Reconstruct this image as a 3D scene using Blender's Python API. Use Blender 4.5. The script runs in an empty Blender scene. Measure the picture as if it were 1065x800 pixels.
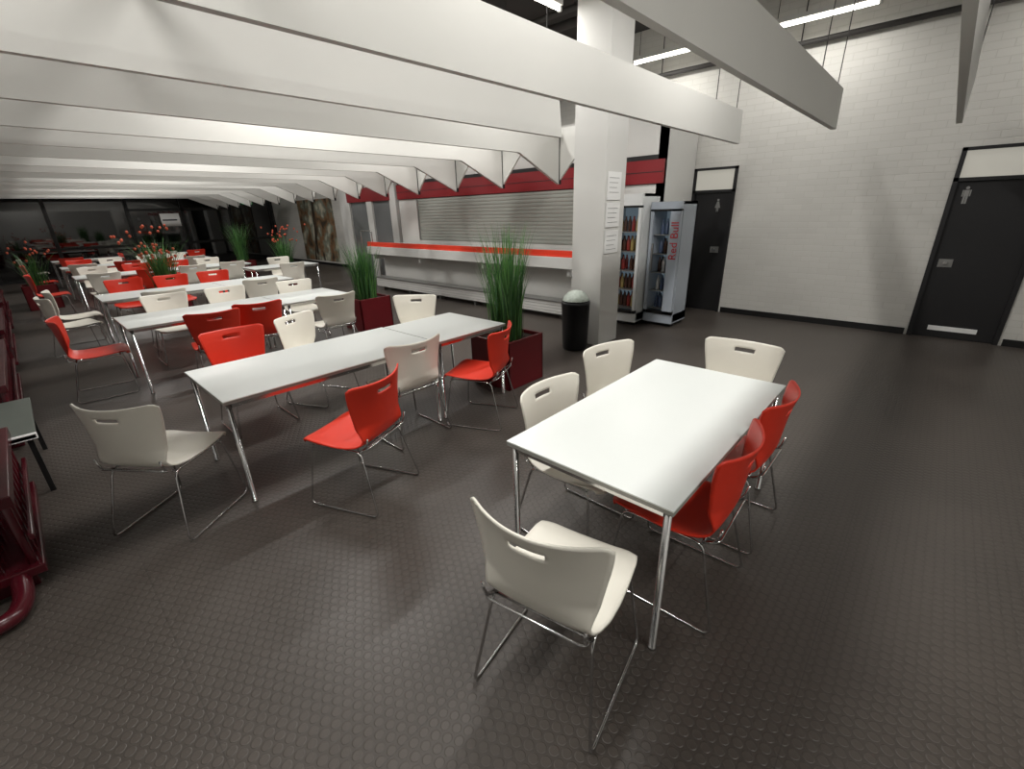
import bpy, math, random
from mathutils import Vector, Matrix
random.seed(7)
S=bpy.context.scene
COL=S.collection
try:
    S.view_settings.view_transform='Standard'
    S.view_settings.look='None'
    S.view_settings.exposure=0.0
except Exception: pass

def lin(c):
    return tuple(((x/255.0)/12.92 if x/255.0<=0.04045 else ((x/255.0+0.055)/1.055)**2.4) for x in c)+(1.0,)

# ---------------------------------------------------------------- materials
def mat(name,c,rough=0.5,metal=0.0,spec=0.5,noise=0.0,nscale=8.0,bump=0.0,emit=None,estr=0.0,coat=0.0,ior=None):
    m=bpy.data.materials.new(name); m.use_nodes=True
    nt=m.node_tree; b=nt.nodes['Principled BSDF']
    b.inputs['Base Color'].default_value=lin(c)
    b.inputs['Roughness'].default_value=rough
    b.inputs['Metallic'].default_value=metal
    b.inputs['Specular IOR Level'].default_value=spec
    if ior: b.inputs['IOR'].default_value=ior
    if coat: b.inputs['Coat Weight'].default_value=coat
    if emit:
        b.inputs['Emission Color'].default_value=lin(emit)
        b.inputs['Emission Strength'].default_value=estr
    if noise>0 or bump>0:
        tc=nt.nodes.new('ShaderNodeTexCoord'); n=nt.nodes.new('ShaderNodeTexNoise')
        n.inputs['Scale'].default_value=nscale; n.inputs['Detail'].default_value=5
        nt.links.new(tc.outputs['Object'],n.inputs['Vector'])
        if noise>0:
            r=nt.nodes.new('ShaderNodeMapRange'); r.inputs['To Min'].default_value=1-noise; r.inputs['To Max'].default_value=1+noise
            nt.links.new(n.outputs['Fac'],r.inputs['Value'])
            mx=nt.nodes.new('ShaderNodeVectorMath'); mx.operation='SCALE'
            mx.inputs[0].default_value=lin(c)[:3]
            nt.links.new(r.outputs[0],mx.inputs['Scale']); nt.links.new(mx.outputs[0],b.inputs['Base Color'])
        if bump>0:
            bp=nt.nodes.new('ShaderNodeBump'); bp.inputs['Strength'].default_value=bump; bp.inputs['Distance'].default_value=0.01
            nt.links.new(n.outputs['Fac'],bp.inputs['Height']); nt.links.new(bp.outputs[0],b.inputs['Normal'])
    return m

M={}
M['white_paint']=mat('white_paint',(206,205,201),0.7,noise=0.04,nscale=1.5)
M['beam']=mat('beam_paint',(214,213,208),0.75,noise=0.05,nscale=1.2)
M['table']=mat('table_laminate',(232,236,233),0.3,noise=0.015,nscale=3)
M['table_edge']=mat('table_edge',(150,150,145),0.5)
M['chrome']=mat('chrome',(200,200,200),0.16,metal=1.0)
M['cream']=mat('cream_plastic',(242,238,226),0.4,noise=0.02,nscale=6)
M['red']=mat('red_plastic',(222,54,32),0.4,noise=0.03,nscale=6)
M['maroon']=mat('maroon_gloss',(100,16,24),0.35,noise=0.1,nscale=5)
M['radiator']=mat('radiator_enamel',(72,14,24),0.25,noise=0.15,nscale=5)
M['fascia']=mat('fascia_red',(128,18,26),0.35)
M['red_top']=mat('counter_red',(226,64,40),0.4,noise=0.03,nscale=3)
M['black']=mat('black_metal',(18,18,19),0.4,noise=0.1)
M['door']=mat('door_dark',(20,19,21),0.55,noise=0.08,nscale=3)
M['bin']=mat('bin_black',(26,27,29),0.35,noise=0.1)
M['bag']=mat('bin_bag',(200,210,200),0.35,bump=1.0,nscale=30,noise=0.15)
M['glass_dark']=mat('night_glass',(4,5,6),0.03,ior=1.8)
M['fridge_white']=mat('fridge_white',(214,216,215),0.35)
M['fridge_grey']=mat('fridge_grey',(170,178,188),0.35)
M['fridge_in']=mat('fridge_interior',(90,98,102),0.5,emit=(180,205,222),estr=0.14)
M['alu']=mat('aluminium',(160,160,158),0.35,metal=0.8)
M['shutter']=mat('shutter_slats',(150,153,146),0.55)
M['soil']=mat('soil',(40,28,20),0.95,noise=0.3,nscale=40,bump=1)
M['leaf']=mat('grass_leaf',(84,132,66),0.55,noise=0.35,nscale=9)
M['leaf2']=mat('grass_leaf_dark',(52,96,50),0.55,noise=0.3,nscale=9)
M['flower']=mat('flower_orange',(205,92,62),0.6,noise=0.2,nscale=20)
M['paper']=mat('paper',(232,232,230),0.8)
M['ink']=mat('ink',(60,60,66),0.8)
M['pipe']=mat('pipe_grey',(60,58,56),0.5,noise=0.1)
M['upper_ceiling']=mat('ceiling_dark',(58,56,54),0.9,noise=0.2,nscale=1.5)
M['tube']=mat('fluorescent',(255,255,250),0.5,emit=(255,250,238),estr=8)
M['bench']=mat('bench_top',(96,102,96),0.35,noise=0.08,nscale=6)
M['transom']=mat('transom_glass_glow',(150,148,140),0.12,noise=0.1,nscale=1.0,emit=(208,204,192),estr=0.42)  # emission stands in for reflected light and a lit room behind the glass
M['screen']=mat('partition_glass',(120,122,122),0.12,noise=0.15,nscale=.8)
M['green_sign']=mat('exit_sign',(20,90,50),0.5,emit=(40,200,110),estr=0.6)
M['drinkA']=mat('drink_brown',(70,44,34),0.2)
M['drinkB']=mat('drink_red',(130,44,40),0.25)
M['drinkC']=mat('drink_yellow',(150,130,80),0.25)
M['drinkD']=mat('drink_blue',(84,98,126),0.25)
M['text_red']=mat('text_red',(200,30,40),0.5)

def brick():
    m=bpy.data.materials.new('painted_brick'); m.use_nodes=True; nt=m.node_tree; b=nt.nodes['Principled BSDF']
    g=nt.nodes.new('ShaderNodeNewGeometry'); sp=nt.nodes.new('ShaderNodeSeparateXYZ'); cb=nt.nodes.new('ShaderNodeCombineXYZ')
    nt.links.new(g.outputs['Position'],sp.inputs[0]); nt.links.new(sp.outputs['Y'],cb.inputs['X']); nt.links.new(sp.outputs['Z'],cb.inputs['Y'])
    br=nt.nodes.new('ShaderNodeTexBrick'); br.inputs['Scale'].default_value=1.0
    br.inputs['Brick Width'].default_value=0.25; br.inputs['Row Height'].default_value=0.083; br.inputs['Mortar Size'].default_value=0.005
    br.inputs['Mortar Smooth'].default_value=0.6
    br.inputs['Color1'].default_value=lin((208,206,200)); br.inputs['Color2'].default_value=lin((204,202,196)); br.inputs['Mortar'].default_value=lin((196,194,187))
    nt.links.new(cb.outputs[0],br.inputs['Vector']); nt.links.new(br.outputs['Color'],b.inputs['Base Color'])
    inv=nt.nodes.new('ShaderNodeMath'); inv.operation='SUBTRACT'; inv.inputs[0].default_value=1; nt.links.new(br.outputs['Fac'],inv.inputs[1])
    bp=nt.nodes.new('ShaderNodeBump'); bp.inputs['Strength'].default_value=0.45; bp.inputs['Distance'].default_value=0.004
    nt.links.new(inv.outputs[0],bp.inputs['Height']); nt.links.new(bp.outputs[0],b.inputs['Normal'])
    b.inputs['Roughness'].default_value=0.6
    return m
M['brick']=brick()

def stud_floor():
    m=bpy.data.materials.new('studded_rubber'); m.use_nodes=True; nt=m.node_tree; b=nt.nodes['Principled BSDF']
    N=nt.nodes.new; L=nt.links.new
    g=N('ShaderNodeNewGeometry'); sp=N('ShaderNodeSeparateXYZ'); L(g.outputs['Position'],sp.inputs[0])
    def mth(op,a,bv=None,clamp=False):
        n=N('ShaderNodeMath'); n.operation=op; n.use_clamp=clamp
        for i,v in enumerate((a,bv)):
            if v is None: continue
            if isinstance(v,(int,float)): n.inputs[i].default_value=v
            else: L(v,n.inputs[i])
        return n.outputs[0]
    a=0.045; bb=a*math.sqrt(3)
    def lattice(ox,oy):
        x=mth('MULTIPLY',mth('SUBTRACT',mth('FRACT',mth('ADD',mth('DIVIDE',sp.outputs['X'],a),ox)),0.5),a)
        y=mth('MULTIPLY',mth('SUBTRACT',mth('FRACT',mth('ADD',mth('DIVIDE',sp.outputs['Y'],bb),oy)),0.5),bb)
        return mth('SQRT',mth('ADD',mth('MULTIPLY',x,x),mth('MULTIPLY',y,y)))
    d=mth('MINIMUM',lattice(0.0,0.0),lattice(0.5,0.5))
    mr=N('ShaderNodeMapRange'); mr.interpolation_type='SMOOTHSTEP'
    mr.inputs['From Min'].default_value=0.0155; mr.inputs['From Max'].default_value=0.019; mr.inputs['To Min'].default_value=1; mr.inputs['To Max'].default_value=0
    L(d,mr.inputs['Value'])
    sx=mth('ABSOLUTE',mth('SUBTRACT',mth('FRACT',sp.outputs['X']),0.5)); sy=mth('ABSOLUTE',mth('SUBTRACT',mth('FRACT',sp.outputs['Y']),0.5))
    seam=mth('GREATER_THAN',mth('MAXIMUM',sx,sy),0.498)
    nz=N('ShaderNodeTexNoise'); nz.inputs['Scale'].default_value=1.3; nz.inputs['Detail'].default_value=6; L(g.outputs['Position'],nz.inputs['Vector'])
    nf=N('ShaderNodeTexNoise'); nf.inputs['Scale'].default_value=60; nf.inputs['Detail'].default_value=3; L(g.outputs['Position'],nf.inputs['Vector'])
    cr=N('ShaderNodeMix'); cr.data_type='RGBA'; cr.inputs['A'].default_value=lin((57,52,48)); cr.inputs['B'].default_value=lin((88,81,75))
    f=mth('ADD',mth('MULTIPLY',nz.outputs['Fac'],0.65),mth('MULTIPLY',mr.outputs[0],0.22)); f=mth('SUBTRACT',f,mth('MULTIPLY',seam,0.4),True)
    L(f,cr.inputs['Factor']); L(cr.outputs['Result'],b.inputs['Base Color'])
    hgt=mth('ADD',mr.outputs[0],mth('MULTIPLY',nf.outputs['Fac'],0.1))
    bp=N('ShaderNodeBump'); bp.inputs['Strength'].default_value=0.65; bp.inputs['Distance'].default_value=0.002
    L(hgt,bp.inputs['Height']); L(bp.outputs[0],b.inputs['Normal'])
    rr=N('ShaderNodeMapRange'); rr.inputs['To Min'].default_value=0.32; rr.inputs['To Max'].default_value=0.48; L(nz.outputs['Fac'],rr.inputs['Value']); L(rr.outputs[0],b.inputs['Roughness'])
    b.inputs['Specular IOR Level'].default_value=0.45
    return m
M['floor']=stud_floor()

def mural():
    m=bpy.data.materials.new('forest_mural_print'); m.use_nodes=True; nt=m.node_tree; b=nt.nodes['Principled BSDF']
    g=nt.nodes.new('ShaderNodeNewGeometry')
    n=nt.nodes.new('ShaderNodeTexNoise'); n.inputs['Scale'].default_value=2.2; n.inputs['Detail'].default_value=9; nt.links.new(g.outputs['Position'],n.inputs['Vector'])
    r=nt.nodes.new('ShaderNodeValToRGB'); e=r.color_ramp.elements
    e[0].position=0.33; e[0].color=lin((70,62,50)); e[1].position=0.68; e[1].color=lin((206,198,176))
    k=e.new(0.45); k.color=lin((140,106,74)); k=e.new(0.55); k.color=lin((124,132,118))
    nt.links.new(n.outputs['Fac'],r.inputs[0])
    mp=nt.nodes.new('ShaderNodeMapping'); mp.inputs['Scale'].default_value=(1,3.2,0.5); nt.links.new(g.outputs['Position'],mp.inputs[0])
    n2=nt.nodes.new('ShaderNodeTexNoise'); n2.inputs['Scale'].default_value=1.4; n2.inputs['Detail'].default_value=3; nt.links.new(mp.outputs[0],n2.inputs['Vector'])
    mr=nt.nodes.new('ShaderNodeMapRange'); mr.inputs['From Min'].default_value=.57; mr.inputs['From Max'].default_value=.63; nt.links.new(n2.outputs['Fac'],mr.inputs['Value'])
    mx=nt.nodes.new('ShaderNodeMix'); mx.data_type='RGBA'; mx.inputs['B'].default_value=lin((52,42,34))
    nt.links.new(mr.outputs[0],mx.inputs['Factor']); nt.links.new(r.outputs[0],mx.inputs['A'])
    nt.links.new(mx.outputs['Result'],b.inputs['Base Color']); b.inputs['Roughness'].default_value=0.5
    return m
M['mural']=mural()

# ---------------------------------------------------------------- builder
class B:
    def __init__(s): s.v=[];s.f=[];s.m=[];s.mats=[];s.sm=[]
    def mi(s,n):
        if n not in s.mats: s.mats.append(n)
        return s.mats.index(n)
    def add(s,vs,fs,m,smooth=False):
        o=len(s.v); s.v+= [tuple(v) for v in vs]; k=s.mi(m)
        for f in fs: s.f.append(tuple(i+o for i in f)); s.m.append(k); s.sm.append(smooth)
    def box(s,x0,x1,y0,y1,z0,z1,m):
        vs=[(x,y,z) for x in (x0,x1) for y in (y0,y1) for z in (z0,z1)]
        s.add(vs,[(0,1,3,2),(4,6,7,5),(0,4,5,1),(2,3,7,6),(0,2,6,4),(1,5,7,3)],m)
    def prism(s,pts,d,m):
        d=Vector(d); n=len(pts); a=[Vector(p) for p in pts]
        s.add(a+[p+d for p in a],[tuple(range(n-1,-1,-1)),tuple(range(n,2*n))]+[(i,(i+1)%n,(i+1)%n+n,i+n) for i in range(n)],m)
    def lathe(s,c,prof,m,seg=20,cap=True):
        vs=[];fs=[]
        for r,z in prof:
            for i in range(seg):
                t=2*math.pi*i/seg; vs.append((c[0]+r*math.cos(t),c[1]+r*math.sin(t),c[2]+z))
        for j in range(len(prof)-1):
            for i in range(seg):
                fs.append((j*seg+i,j*seg+(i+1)%seg,(j+1)*seg+(i+1)%seg,(j+1)*seg+i))
        if cap: fs.append(tuple(range(seg-1,-1,-1))); fs.append(tuple((len(prof)-1)*seg+i for i in range(seg)))
        s.add(vs,fs,m,True)
    def tube(s,pts,r,m,seg=8,closed=False):
        P=[Vector(p) for p in pts]; n=len(P); vs=[];fs=[]
        up=None
        for i in range(n):
            if closed: t=(P[(i+1)%n]-P[i-1])
            else: t=P[min(i+1,n-1)]-P[max(i-1,0)]
            t.normalize()
            if up is None:
                up=Vector((0,0,1)) if abs(t.z)<0.9 else Vector((1,0,0))
            a=(up-t*up.dot(t)); 
            if a.length<1e-4: a=t.orthogonal()
            a.normalize(); up=a; b=t.cross(a)
            for k in range(seg):
                q=2*math.pi*k/seg; vs.append(P[i]+a*(r*math.cos(q))+b*(r*math.sin(q)))
        for i in range(n if closed else n-1):
            j=(i+1)%n
            for k in range(seg):
                fs.append((i*seg+k,i*seg+(k+1)%seg,j*seg+(k+1)%seg,j*seg+k))
        if not closed: fs.append(tuple(range(seg-1,-1,-1))); fs.append(tuple((n-1)*seg+k for k in range(seg)))
        s.add(vs,fs,m,True)
    def mesh(s,name):
        me=bpy.data.meshes.new(name); me.from_pydata(s.v,[],s.f)
        for n in s.mats: me.materials.append(M[n])
        for p,k,sm in zip(me.polygons,s.m,s.sm): p.material_index=k; p.use_smooth=sm
        me.update(); return me
    def obj(s,name,loc=(0,0,0),rz=0,parent=None,bevel=0):
        o=bpy.data.objects.new(name,s.mesh(name)); COL.objects.link(o); o.location=loc; o.rotation_euler=(0,0,rz)
        if parent: o.parent=parent
        if bevel:
            b=o.modifiers.new('bevel','BEVEL'); b.width=bevel; b.segments=2; b.limit_method='ANGLE'; b.angle_limit=math.radians(50)
        return o
def fillet(pts,r,closed=True,seg=5):
    out=[];n=len(pts);P=[Vector(p) for p in pts]
    for i in range(n):
        if not closed and i in (0,n-1): out.append(P[i]); continue
        a=P[i-1]-P[i]; b=P[(i+1)%n]-P[i]; rr=min(r,a.length*.45,b.length*.45)
        A=P[i]+a.normalized()*rr; C=P[i]+b.normalized()*rr
        for k in range(seg+1):
            t=k/seg; out.append(A*(1-t)**2+P[i]*2*t*(1-t)+C*t*t)
    return out
def empty(name,loc,rz=0):
    e=bpy.data.objects.new(name,None); COL.objects.link(e); e.location=loc; e.rotation_euler=(0,0,rz); e.empty_display_size=.2; return e

# ---------------------------------------------------------------- room
XW=8.19; XL=-0.75; YF=21.5; YB=-2.6; ZC=4.5
b=B(); b.box(XL-.2,XW+.2,YB-.2,YF+.2,-.1,0,'floor'); b.obj('floor')
b=B(); b.box(XL-.2,XW+.2,YB-.2,YF+.2,ZC,ZC+.1,'upper_ceiling'); b.obj('ceiling')
D1=(2.60,3.30); D2=(-0.86,0.04); DH=2.34
for (a,c,z0,z1) in ((D1[1],YF+.2,0,ZC),(D2[1],D1[0],0,ZC),(YB-.2,D2[0],0,ZC),(D1[0],D1[1],DH,ZC),(D2[0],D2[1],DH,ZC)):
    b=B(); b.box(XW,XW+.2,a,c,z0,z1,'brick'); b.obj('wall_right')
b=B(); b.box(XL-.2,XW+.2,YB-.2,YB,0,ZC,'white_paint'); b.obj('wall_back')
b=B(); b.box(XL-.2,XL,YB,YF,0,.7,'white_paint'); b.box(XL-.2,XL,YB,YF,2.45,ZC,'white_paint')
for i in range(13): b.box(XL-.2,XL,YB+i*2-.1,YB+i*2+.1,.7,2.45,'white_paint')
b.obj('wall_left')
b=B(); b.box(XL-.12,XL-.1,YB,YF,.7,2.45,'glass_dark'); b.obj('window_1')
b=B(); b.box(XL-.2,XW+.2,YF+.06,YF+.2,3.22,ZC,'white_paint'); b.obj('wall_far')
b=B(); b.box(XL,XW,YF+.05,YF+.07,0,3.22,'glass_dark'); b.obj('window_2')
b=B()
for x in (-.5,1.1,3.2,4.85,6.5,8.05): b.box(x-.05,x+.05,YF-.03,YF+.05,0,3.22,'black')
for z in (.03,.95,3.17): b.box(XL,XW,YF-.02,YF+.05,z-.04,z+.04,'black')
b.box(3.2,4.85,YF-.03,YF+.05,2.1,2.18,'black'); b.box(4.85,6.5,YF-.03,YF+.05,2.1,2.18,'black')
b.obj('trim_1')
b=B(); b.box(XW-.015,XW,D1[1]+.03,YF,0,.09,'black'); b.box(XW-.015,XW,D2[1]+.03,D1[0]-.03,0,.09,'black'); b.box(XW-.015,XW,YB,D2[0]-.03,0,.09,'black'); b.obj('baseboard_right')

def figure(b,x,y,z,h,male=True):
    r=h*.09
    seg=14
    def disc(cy,cz,rr): b.prism([(x,cy+rr*math.cos(2*math.pi*i/seg),cz+rr*math.sin(2*math.pi*i/seg)) for i in range(seg)],(-.004,0,0),'alu')
    disc(y,z+h-r,r)
    if male:
        b.box(x-.004,x,y-h*.12,y+h*.12,z+h*.42,z+h*.79,'alu'); b.box(x-.004,x,y-h*.2,y-h*.14,z+h*.42,z+h*.79,'alu'); b.box(x-.004,x,y+h*.14,y+h*.2,z+h*.42,z+h*.79,'alu')
        b.box(x-.004,x,y-h*.11,y-h*.01,z,z+h*.44,'alu'); b.box(x-.004,x,y+h*.01,y+h*.11,z,z+h*.44,'alu')
    else:
        b.prism([(x,y-h*.08,z+h*.79),(x,y+h*.08,z+h*.79),(x,y+h*.22,z+h*.3),(x,y-h*.22,z+h*.3)],(-.004,0,0),'alu')
        b.box(x-.004,x,y-h*.09,y-h*.02,z,z+h*.32,'alu'); b.box(x-.004,x,y+h*.02,y+h*.09,z,z+h*.32,'alu')
def door(name,y0,y1,plate,kick,male):
    b=B(); fx0,fx1=XW-.02,XW+.12
    for a,c in ((y0+.002,y0+.05),(y1-.05,y1-.002)): b.box(fx0,fx1,a,c,0,DH-.002,'door')
    b.box(fx0,fx1,y0+.002,y1-.002,DH-.04,DH-.002,'door'); b.box(fx0,fx1,y0+.002,y1-.002,1.96,2.0,'door')
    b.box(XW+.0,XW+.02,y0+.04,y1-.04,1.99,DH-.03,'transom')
    b.box(XW+.03,XW+.08,y0+.04,y1-.04,0.005,1.97,'door')
    figure(b,XW+.028,plate[0],plate[1],.2,male)
    b.box(XW+.02,XW+.03,plate[2]-.07,plate[2]+.07,plate[3]-.05,plate[3]+.05,'alu')
    b.box(XW-.02,XW+.03,plate[2]-.02,plate[2]+.03,plate[3]-.01,plate[3]+.015,'chrome')
    if kick: b.box(XW+.018,XW+.03,y0+.22,y1-.2,.1,.16,'paper')
    return b.obj(name)
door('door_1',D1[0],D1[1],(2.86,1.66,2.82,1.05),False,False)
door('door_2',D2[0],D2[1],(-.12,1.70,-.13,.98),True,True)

# column
b=B(); b.box(5.1,5.58,3.13,3.6,0,ZC,'white_paint'); b.obj('column',bevel=.008)
b=B()
b.box(7.55,8.0,13.8,14.4,0,ZC,'white_paint'); b.obj('column',bevel=.008)
b=B()
for (x0,x1,z0,z1) in ((5.14,5.46,1.86,2.18),(5.13,5.46,1.54,1.83),(5.13,5.46,1.22,1.5)):
    b.box(x0,x1,3.122,3.127,z0,z1,'paper')
    for k in range(4): b.box(x0+.04,x1-.05-.05*(k%3)*.5,3.12,3.122,z1-.07-k*.055,z1-.066-k*.055,'ink')
b.obj('notice_sheets')

# ---------------------------------------------------------------- beams
def beam(y,xe,flare,i):
    t=.05; b=B(); z0,z1=2.5,2.87; xs=XL+.005
    if flare:
        pts=[(xs,y,z0),(xe-.9,y,z0),(xe,y,2.12),(xe,y,z1),(xs,y,z1)]
    else: pts=[(xs,y,z0),(xe,y,z0),(xe-.06,y,z1),(xs,y,z1)]
    b.prism(pts,(0,t,0),'beam')
    if flare:
        b.prism([(xe,y+t,2.12),(xe,y+t,z1),(xe,y-.66,z1)],(.03,0,0),'beam')
        b.box(xe-.012,xe+.035,y-.008,y+.0,2.12,z1,'black')
    return b.obj('ceiling_beam')
beam(.1,7.15,False,0); beam(1.1,6.45,False,1); beam(2.2,6.82,False,2); beam(3.3,4.44,False,3)
yy=4.45
while yy<21: beam(yy,5.93,True,4); yy+=1.18
b=B()
b.box(.76,.84,0.05,21.2,2.885,2.95,'pipe')
b.box(5.66,5.74,4.3,21.2,2.885,2.95,'pipe'); 
for y in (.12,1.12,2.22,5.5,8.8,12,16,20): b.tube([(.8,y,2.93),(.8,y,ZC)],.006,'pipe',6)
for x,y in ((5.7,5.5),(5.7,8.8),(5.7,12),(5.7,16),(5.7,20),(5.9,2.225),(6.6,2.225),(5.4,1.125),(6.2,1.125),(6.7,.125),(5.6,.125),(4.2,3.325)): b.tube([(x,y,2.8),(x,y,ZC)],.005,'pipe',6)
b.obj('beam_hanger_frame')
b=B()
for x,z,r in ((8.1,3.78,.035),(5.6,4.1,.035),(6.5,4.3,.06)):
    b.tube([(x,-2.5,z),(x,21,z)],r,'pipe',10)
    for y in range(-2,21,2): b.tube([(x,y,z),(x,y,ZC)],.008,'pipe',6)
b.obj('ceiling_pipes')

# ---------------------------------------------------------------- lamps
def tube_lamp(x,y,z,L,along,energy,size=.14):
    b=B()
    if along=='Y':
        b.box(-.05,.05,-L/2,L/2,0,.05,'white_paint'); b.tube([(0,-L/2+.02,-.025),(0,L/2-.02,-.025)],.022,'tube',10)
        for s in (-1,1): b.box(-.02,.02,s*L/2-.015,s*L/2+.015,-.05,0,'white_paint')
    else:
        b.box(-L/2,L/2,-.05,.05,0,.05,'white_paint'); b.tube([(-L/2+.02,0,-.025),(L/2-.02,0,-.025)],.022,'tube',10)
        for s in (-1,1): b.box(s*L/2-.015,s*L/2+.015,-.02,.02,-.05,0,'white_paint')
    for s in (-.4,.4):
        p=(0,s*L) if along=='Y' else (s*L,0)
        b.tube([(p[0],p[1],.05),(p[0],p[1],ZC-z)],.004,'pipe',6)
    o=b.obj('fluorescent_lamp',(x,y,z))
    l=bpy.data.lights.new('lamp_light','AREA'); l.shape='RECTANGLE'; l.energy=energy; l.color=(1.0,.98,.945)
    l.size=size if along=='Y' else L; l.size_y=L if along=='Y' else size
    lo=bpy.data.objects.new('lamp_light',l); COL.objects.link(lo); lo.parent=o; lo.location=(0,0,-.055)
    return o
tube_lamp(7.6,1.72,3.93,1.2,'Y',15); tube_lamp(7.6,3.75,3.93,1.0,'Y',14)
tube_lamp(7.6,-1.0,3.93,1.2,'Y',9)
tube_lamp(2.4,1.65,4.15,1.5,'X',48)
for y in (5.0,8.2,11.6,15.0,18.5):
    tube_lamp(2.4,y,3.95,1.5,'X',62)
tube_lamp(4.5,3.85,3.95,1.2,'X',22)  # extra lamp, added between the beams to brighten their flared ends
for y in (5.05,7.4,9.8,12.7,16): tube_lamp(5.0,y,3.95,1.2,'X',32)
tube_lamp(4.9,1.65,4.1,1.5,'X',50)  # unseen lamp above the frame, placed to light beam ends and kiosk
tube_lamp(1.2,-1.5,3.95,1.5,'X',55)  # unseen lamp added behind the camera to lift the camera-facing chair sides
tube_lamp(-.1,1.65,4.1,1.1,'X',44)  # unseen overhead lamp, added to brighten the near cream chair on the left

# ---------------------------------------------------------------- kiosk / counter
KX=7.0
b=B()
b.box(KX,XW-.01,3.3,3.4,0,3.05,'white_paint')
b.box(KX,KX+.1,3.3,4.85,0,2.09,'white_paint')
b.box(KX,KX+.1,9.5,10.3,0,2.09,'white_paint')
b.box(KX,KX+.1,4.85,9.5,0,1.15,'white_paint')
b.box(KX,KX+.1,3.3,10.3,2.09,2.5,'black')
b.box(KX,KX+.1,3.3,10.3,2.5,3.05,'white_paint')
b.box(KX,XW-.01,3.3,10.3,3.05,3.1,'white_paint')
b.obj('kiosk_facade')
b=B(); b.box(KX-.04,KX-.002,3.28,10.3,2.10,2.43,'fascia'); b.box(KX-.045,KX-.04,3.28,10.3,2.255,2.265,'black'); b.obj('fascia_panel')
b=B(); n=14; z0,z1=1.15,2.09; vs=[];fs=[]
rows=[]
for i in range(n):
    za=z0+(z1-z0)*i/n; zb=z0+(z1-z0)*(i+1)/n; hh=zb-za
    rows+= [(KX-.008,za),(KX-.016,za+hh*.2),(KX-.019,za+hh*.5),(KX-.016,za+hh*.85),(KX-.008,zb-.001)]
for x,z in rows: vs+= [(x,4.85,z),(x,9.5,z)]
for i in range(len(rows)-1): fs.append((2*i,2*i+1,2*i+3,2*i+2))
b.add(vs,fs,'shutter'); b.box(KX-.03,KX-.002,4.82,4.87,1.15,2.09,'alu'); b.box(KX-.03,KX-.002,9.48,9.53,1.15,2.09,'alu')
b.obj('roller_shutter')
b=B(); c0,c1=4.15,10.3
b.box(5.93,KX-.05,c0,c1,1.0,1.05,'white_paint'); b.box(5.93,5.97,c0,c1,.87,1.0,'white_paint')
b.box(5.945,6.3,c0+.01,c1-.01,1.05,1.075,'red_top')
b.box(5.955,6.0,c0+.01,c1-.01,1.075,1.15,'red_top')
b.box(6.3,KX-.05,c0+.01,c1-.01,1.05,1.07,'white_paint')
b.box(6.3,6.4,c0+.1,c1-.1,0,1.0,'white_paint')
for y in (4.3,6.3,8.3,10.15): b.box(6.0,6.3,y-.03,y+.03,.75,1.0,'white_paint')
b.tube(fillet([(5.99,c1-.2,1.1),(5.99,c1-.2,1.4),(5.99,c1+.3,1.4),(5.99,c1+.3,0)],.05,False),.015,'chrome')
b.obj('serving_counter',bevel=.003)
b=B(); b.box(6.02,6.24,4.3,10.2,.1,.3,'white_paint'); b.box(6.0,6.26,4.28,10.22,.3,.32,'alu')
for i in range(6): b.box(6.08,6.2,4.4+i*1.12,4.44+i*1.12,0,.1,'alu')
for i in range(3): b.box(6.015,6.02,4.3,10.2,.14+i*.05,.145+i*.05,'alu')
b.obj('convector_heater')
b=B()
for y in (10.45,11.6,12.8): b.box(KX,KX+.16,y,y+.28,0,3.05,'white_paint')
b.box(KX,KX+.16,10.45,13.1,2.5,3.05,'white_paint'); b.box(KX+.05,KX+.07,10.7,12.9,0,2.5,'screen'); b.box(KX-.01,KX+.0,10.7,12.9,2.1,2.45,'fascia')
b.obj('partition_screen')
b=B(); b.box(XW-.03,XW-.003,16.2,19.0,.15,2.35,'mural'); b.obj('forest_mural_painting')
b=B(); b.box(XW-.012,XW-.003,14.7,15.3,1.3,1.9,'paper')
for k in range(6): b.box(XW-.014,XW-.012,14.76,15.2-.1*(k%2),1.8-k*.07,1.82-k*.07,'ink')
b.obj('wall_notice')
b=B(); b.box(4.1,4.7,YF-.05,YF-.04,1.55,2.0,'paper'); b.box(4.15,4.6,YF-.053,YF-.05,1.75,1.8,'ink'); b.obj('window_notice')
b=B(); b.box(7.0,7.35,YF-.1,YF-.04,2.3,2.45,'green_sign'); b.obj('exit_sign')

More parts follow.
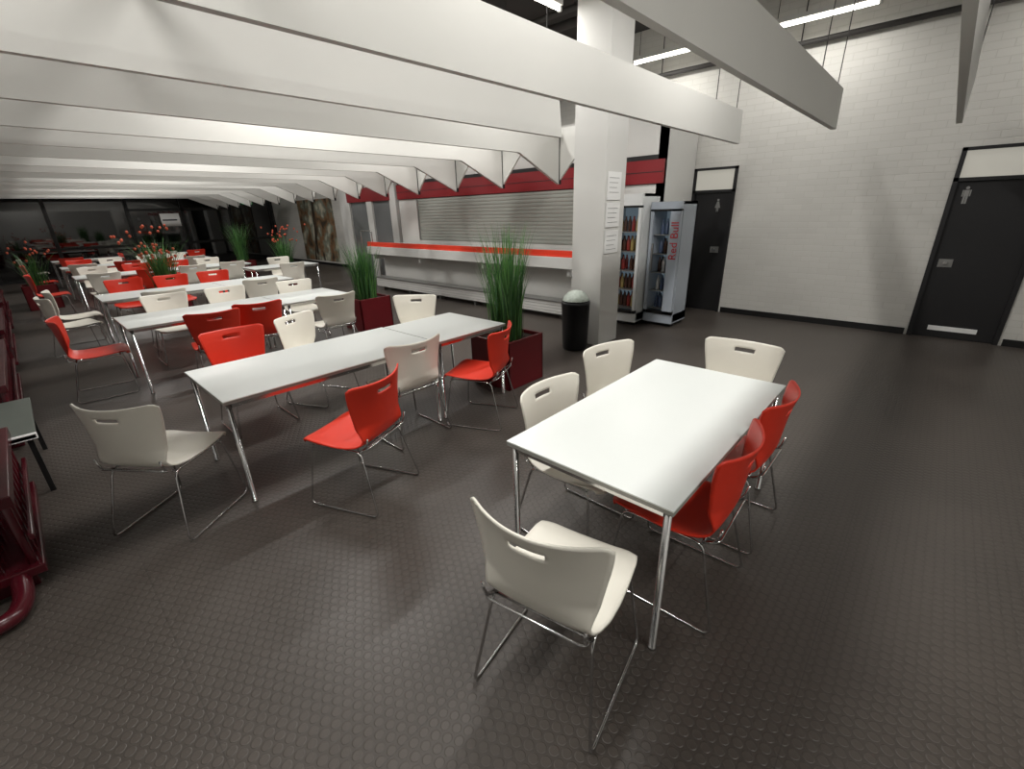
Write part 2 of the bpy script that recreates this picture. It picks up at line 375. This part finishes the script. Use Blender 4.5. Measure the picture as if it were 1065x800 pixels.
# ---------------------------------------------------------------- fridges
def cooler(name,x0,x1,y0,y1,h,body,header,mats_,side=.05):
    b=B(); t=.03
    b.box(x0+.06,x1,y0,y0+t,.08,h,body); b.box(x0+.06,x1,y1-t,y1,.08,h,body); b.box(x1-t,x1,y0,y1,.08,h,body)
    b.box(x0+.06,x1,y0,y1,h-.04,h,body); b.box(x0+.02,x1,y0,y1,.06,.2,body)
    b.box(x0+.1,x1-.02,y0+.04,y1-.04,0,.08,'black')
    b.box(x1-t-.01,x1-t,y0+t,y1-t,.2,h,'fridge_in')
    b.box(x0,x0+.06,y0,y1,h-header,h,body)
    b.box(x0,x0+.05,y0+.005,y0+side,.2,h-header,body); b.box(x0,x0+.05,y1-.05,y1-.005,.2,h-header,body)
    b.box(x0,x0+.05,y0,y1,.2,.25,'black'); b.box(x0,x0+.05,y0,y1,h-header-.03,h-header,'black')
    b.box(x0-.03,x0,y1-.09,y1-.07,.85,1.25,'alu')
    ns=5
    for i in range(ns):
        z=.27+i*(h-header-.35)/ns
        b.box(x0+.08,x1-.05,y0+t,y1-t,z-.012,z,'alu')
        k=0; y=y0+.08
        while y<y1-.07:
            mm=mats_[(i+k)%len(mats_)] if random.random()<.85 else None
            if mm: b.lathe((x0+.2,y,z),[(.028,0),(.03,.02),(.03,.14),(.012,.19),(.012,.22)],mm,8)
            if mm and i<4: b.lathe((x0+.3,y,z),[(.028,0),(.03,.02),(.03,.14),(.012,.19),(.012,.22)],mm,8)
            y+=.068; k+=1
    return b.obj(name)
cooler('drinks_fridge',6.35,6.94,3.27,3.86,1.95,'fridge_white',.16,['drinkA','drinkC','drinkB','drinkA'])
o=cooler('display_cooler',6.58,7.12,2.77,3.24,1.83,'fridge_grey',.1,['drinkD','fridge_white','drinkA','drinkD'],side=.16)
tx=bpy.data.curves.new('lettering','FONT'); tx.body='Red Bull'; tx.size=.16; tx.extrude=.001; tx.materials.append(M['text_red'])
to=bpy.data.objects.new('lettering',tx); COL.objects.link(to); to.parent=o
R=Matrix(((0,0,-1),(0,1,0),(1,0,0)))
to.matrix_local=Matrix.Translation((6.577,2.795,1.02))@R.to_4x4()

# ---------------------------------------------------------------- waste bin
b=B()
b.lathe((0,0,0),[(.155,0),(.165,.02),(.185,.6),(.19,.6),(.19,.63),(.18,.64)],'bin',28)
b.lathe((0,0,.64),[(.178,0),(.182,.01),(.17,.02),(.165,-.01)],'black',28,cap=False)
pr=[(.172,.0),(.178,.03),(.155,.07),(.11,.12),(.06,.145),(.01,.15)]
b.lathe((0,0,.63),pr,'bag',20)
b.obj('waste_bin',(4.83,3.33,0))

# ---------------------------------------------------------------- planters
def grass(name,x,y,h,n,spread,flowers=False,w=.56,ph=.52,fs=1.0):
    e=empty(name,(x,y,0))
    b=B(); s=w/2
    b.box(-s,s,-s,-s+.025,0,ph,'maroon'); b.box(-s,s,s-.025,s,0,ph,'maroon'); b.box(-s,-s+.025,-s,s,0,ph,'maroon'); b.box(s-.025,s,-s,s,0,ph,'maroon')
    b.box(-s+.02,s-.02,-s+.02,s-.02,.02,ph-.04,'soil'); b.obj('planter_box',parent=e,bevel=.006)
    b=B()
    for i in range(n):
        a=random.uniform(0,2*math.pi); r0=random.uniform(0,w*.33); bx,by=r0*math.cos(a),r0*math.sin(a)
        a2=a+random.uniform(-.8,.8); L=h*random.uniform(.45,1.0)**.8; out=spread*random.uniform(.1,1.3)*L
        wd=random.uniform(.004,.009); px_,py_=-math.sin(a2)*wd,math.cos(a2)*wd
        vs=[];K=6
        for k in range(K+1):
            t=k/K; q=out*t*t; z=ph-.05+L*(t-.18*t*t*spread*3*random.uniform(.9,1.1)); ww=(1-t**2)*1.0+.03
            vs+= [(bx+math.cos(a2)*q-px_*ww,by+math.sin(a2)*q-py_*ww,z),(bx+math.cos(a2)*q+px_*ww,by+math.sin(a2)*q+py_*ww,z)]
        b.add(vs,[(2*k,2*k+1,2*k+3,2*k+2) for k in range(K)],'leaf' if random.random()<.6 else 'leaf2')
        if flowers and i%6==0:
            b.lathe((bx+math.cos(a2)*out,by+math.sin(a2)*out,ph-.05+L*.93),[(.004,0),(.022*fs,.02),(.018*fs,.045),(.004,.055)],'flower',6)
    b.obj('grass_blades',parent=e)
    return e
grass('potted_grass',3.40,3.24,1.38,340,.2)
grass('potted_grass',3.75,6.75,1.1,300,.24)
grass('potted_flower',1.85,10.75,1.3,260,.35,flowers=True,ph=.5,fs=1.1)
grass('potted_grass',4.95,12.9,1.15,200,.35,flowers=True)
grass('potted_grass',4.9,16.1,1.5,160,.3)
grass('potted_flower',0.2,14.5,1.0,90,.4,flowers=True)

# ---------------------------------------------------------------- tables
def table(x0,x1,y0,y1):
    b=B(); cx,cy=(x0+x1)/2,(y0+y1)/2; a,c=(x1-x0)/2,(y1-y0)/2; h=.74
    b.box(-a,a,-c,c,h-.006,h,'table'); b.box(-a,a,-c,c,h-.024,h-.006,'table_edge')
    b.box(-a+.02,a-.02,-c+.02,-c+.045,h-.055,h-.024,'chrome'); b.box(-a+.02,a-.02,c-.045,c-.02,h-.055,h-.024,'chrome')
    b.box(-a+.02,-a+.045,-c+.02,c-.02,h-.055,h-.024,'chrome'); b.box(a-.045,a-.02,-c+.02,c-.02,h-.055,h-.024,'chrome')
    for sx in (-1,1):
        for sy in (-1,1): b.lathe((sx*(a-.03),sy*(c-.03),0),[(.019,0),(.019,.012),(.015,.014),(.015,h-.024)],'chrome',14)
    return b.obj('dining_table',(cx,cy,0))
table(1.35,2.94,.48,1.31)
table(.60,2.24,2.95,3.82); table(2.25,3.08,2.95,3.80)
table(.58,2.18,5.95,6.82); table(2.19,3.08,5.95,6.82)
table(.66,2.2,8.4,9.25); table(2.21,3.3,8.4,9.25)
table(.7,2.3,12.3,13.1); table(2.31,3.9,12.3,13.1)
table(.7,2.3,15.3,16.1); table(2.31,3.9,15.3,16.1); table(.7,2.3,18.3,19.1); table(2.9,4.4,18.3,19.1)
table(3.4,4.8,10.6,11.4)

# ---------------------------------------------------------------- chairs
def shell_mesh(mn):
    prof=[(.275,.425),(.272,.443),(.255,.453),(.2,.455),(.1,.447),(0,.441),(-.09,.443),(-.15,.45),(-.19,.468),(-.214,.50),(-.229,.55),(-.238,.62),(-.246,.69),(-.256,.76),(-.268,.82),(-.28,.865)]
    hw =[.2,.21,.218,.226,.233,.236,.232,.22,.208,.204,.212,.226,.238,.25,.258,.262]
    n=len(prof)
    lens=[0]
    for i in range(1,n): lens.append(lens[-1]+math.dist(prof[i],prof[i-1]))
    K=60; T=lens[-1]
    def samp(arr,s):
        for i in range(1,n):
            if s<=lens[i]+1e-9:
                t=(s-lens[i-1])/(lens[i]-lens[i-1])
                if isinstance(arr[0],tuple): return tuple(arr[i-1][k]*(1-t)+arr[i][k]*t for k in range(2))
                return arr[i-1]*(1-t)+arr[i]*t
        return arr[-1]
    NU=30; vs=[];fs=[]; cz=[]
    for j in range(K+1):
        s=T*j/K; x,z=samp(prof,s); w=samp(hw,s); cz.append(z)
        for i in range(NU+1):
            u=-1+2*i/NU
            back=max(0,min(1,(z-.45)/.15)) if s>lens[5] else 0
            back=back*back*(3-2*back)
            xx=x+back*(.045+.045*max(0,(z-.5)/.36))*abs(u)**2
            zz=z+(1-back)*(.014*abs(u)**3)
            k=max(0,(z-.72)/.145)
            zz+= k*(.012*u*u-.012) - k*.022*max(0,(abs(u)-.86)/.14)**2
            if s<lens[3]: xx-= .03*max(0,(abs(u)-.7)/.3)**2*(1-s/lens[3])
            vs.append((xx,u*w,zz))
    for j in range(K):
        z=(cz[j]+cz[j+1])/2
        for i in range(NU):
            u=-1+2*(i+.5)/NU
            if .772<z<.803 and abs(u)<.235: continue
            a=j*(NU+1)+i; fs.append((a,a+1,a+NU+2,a+NU+1))
    b=B(); b.add(vs,fs,mn,True); return b.mesh('shell_'+mn)
SH={'cream':shell_mesh('cream'),'red':shell_mesh('red')}
b=B(); r=.0062
for s in (-1,1):
    b.tube(fillet([(-.17,s*.2,.425),(-.27,s*.25,.008),(.25,s*.25,.008),(.2,s*.2,.43)],.045),r,'chrome',8,closed=True)
b.tube([(.19,-.2,.43),(.19,.2,.43)],r,'chrome'); b.tube([(-.165,-.2,.425),(-.165,.2,.425)],r,'chrome')
for s in (-1,1): b.tube(fillet([(-.165,s*.19,.43),(-.222,s*.196,.458),(-.236,s*.2,.53)],.03,False),r,'chrome')
b.tube(fillet([(-.165,-.2,.432),(-.232,-.2,.462),(-.232,.2,.462),(-.165,.2,.432)],.04,False),.005,'chrome')
FR=b.mesh('frame')
def chair(x,y,ang,c):
    e=empty('dining_chair',(x,y,0),math.radians(ang))
    o=bpy.data.objects.new('shell',SH[c]); COL.objects.link(o); o.parent=e
    m=o.modifiers.new('thick','SOLIDIFY'); m.thickness=.009; m.offset=0
    o2=bpy.data.objects.new('frame',FR); COL.objects.link(o2); o2.parent=e
CH=[
 (1.07,.77,10,'cream'),(1.83,1.22,-90,'cream'),(2.64,1.36,-101,'cream'),(3.12,.85,180,'cream'),
 (1.83,.62,92,'red'),(2.47,.62,90,'red'),
 (.29,3.19,37,'cream'),(1.20,2.52,113,'red'),(1.91,3.02,90,'cream'),(2.52,2.74,115,'red'),
 (1.12,4.24,-90,'red'),(1.80,4.38,-65,'cream'),(2.95,4.33,-140,'cream'),
 (1.28,5.72,84,'red'),(1.80,5.88,80,'red'),(2.60,5.62,90,'cream'),
 (.31,6.45,-5,'red'),(1.2,7.22,-90,'cream'),(1.92,7.2,-90,'cream'),(2.8,7.0,-95,'cream'),
 (.40,9.3,0,'cream'),(1.3,8.1,90,'cream'),(2.6,8.1,85,'cream'),(1.15,9.9,-90,'red'),(1.8,9.8,-90,'red'),(2.45,9.8,-95,'red'),(.3,8.6,10,'cream'),
]
for (x0,x1,yy0,yy1) in ((.7,3.9,12.3,13.1),(.7,3.9,15.3,16.1),(.7,2.3,18.3,19.1),(2.9,4.4,18.3,19.1)):
    x=x0+.4
    while x<x1-.2:
        for sgn in (-1,1):
            if random.random()<.8:
                CH.append((x+random.uniform(-.05,.05),(yy0-.3 if sgn<0 else yy1+.3),(90 if sgn<0 else -90)+random.uniform(-10,10),'red' if random.random()<.35 else 'cream'))
        x+=.75
    CH.append((x0-.4,(yy0+yy1)/2,0,'red' if random.random()<.6 else 'cream'))
CH+= [(4.0,10.3,90,'cream'),(4.4,11.7,-90,'cream')]
for c in CH: chair(*c)

# ---------------------------------------------------------------- radiators & bench on the left
def radiator(y0,y1,pipe=False):
    b=B(); x0,x1=-.66,-.34; n=int((y1-y0)/.12)
    for i in range(n):
        y=y0+(i+.5)*(y1-y0)/n
        for x in (x0+.04,(x0+x1)/2,x1-.04): b.tube([(x,y,.14),(x,y,.5)],.02,'radiator',8)
    b.box(x0,x1,y0,y1,.5,.56,'radiator'); b.box(x0,x1,y0,y1,.1,.15,'radiator')
    b.box(x1-.01,x1+.012,y0,y1,.3,.33,'radiator')
    for y in (y0+.1,y1-.1): b.box(x0+.05,x1-.05,y-.02,y+.02,0,.1,'radiator')
    if pipe: b.tube(fillet([(-.7,y0-.22,.05),(-.48,y0-.22,.05),(-.44,y0-.1,.06),(-.44,y0+.05,.12)],.08,False),.04,'radiator',14)
    b.obj('radiator',bevel=.006)
radiator(3.0,4.15,True); radiator(5.3,7.6); radiator(8.3,10.6); radiator(11.4,13.7)
b=B(); b.box(-.7,-.24,4.2,5.2,.42,.45,'bench'); b.box(-.7,-.235,4.2,4.23,.415,.455,'paper')
for x in (-.66,-.28):
    for y in (4.25,5.15): b.box(x-.015,x+.015,y-.015,y+.015,0,.42,'black')
b.obj('side_table',bevel=.003)

# ---------------------------------------------------------------- world + camera
w=bpy.data.worlds.new('night'); S.world=w; w.use_nodes=True
w.node_tree.nodes['Background'].inputs[0].default_value=(.02,.025,.04,1); w.node_tree.nodes['Background'].inputs[1].default_value=.3
F=460.0
Xc=Vector((457.5,194,-F)).normalized(); Yc=Vector((-532.5,166,-F)); Yc=(Yc-Xc*Yc.dot(Xc)).normalized(); Zc=Xc.cross(Yc)
cam=bpy.data.cameras.new('camera'); co=bpy.data.objects.new('camera',cam); COL.objects.link(co)
cam.sensor_width=36; cam.lens=F/1065*36; cam.clip_start=.05
co.matrix_world=Matrix.Translation((0,0,1.77))@Matrix((Xc,Yc,Zc)).to_4x4()
S.camera=co
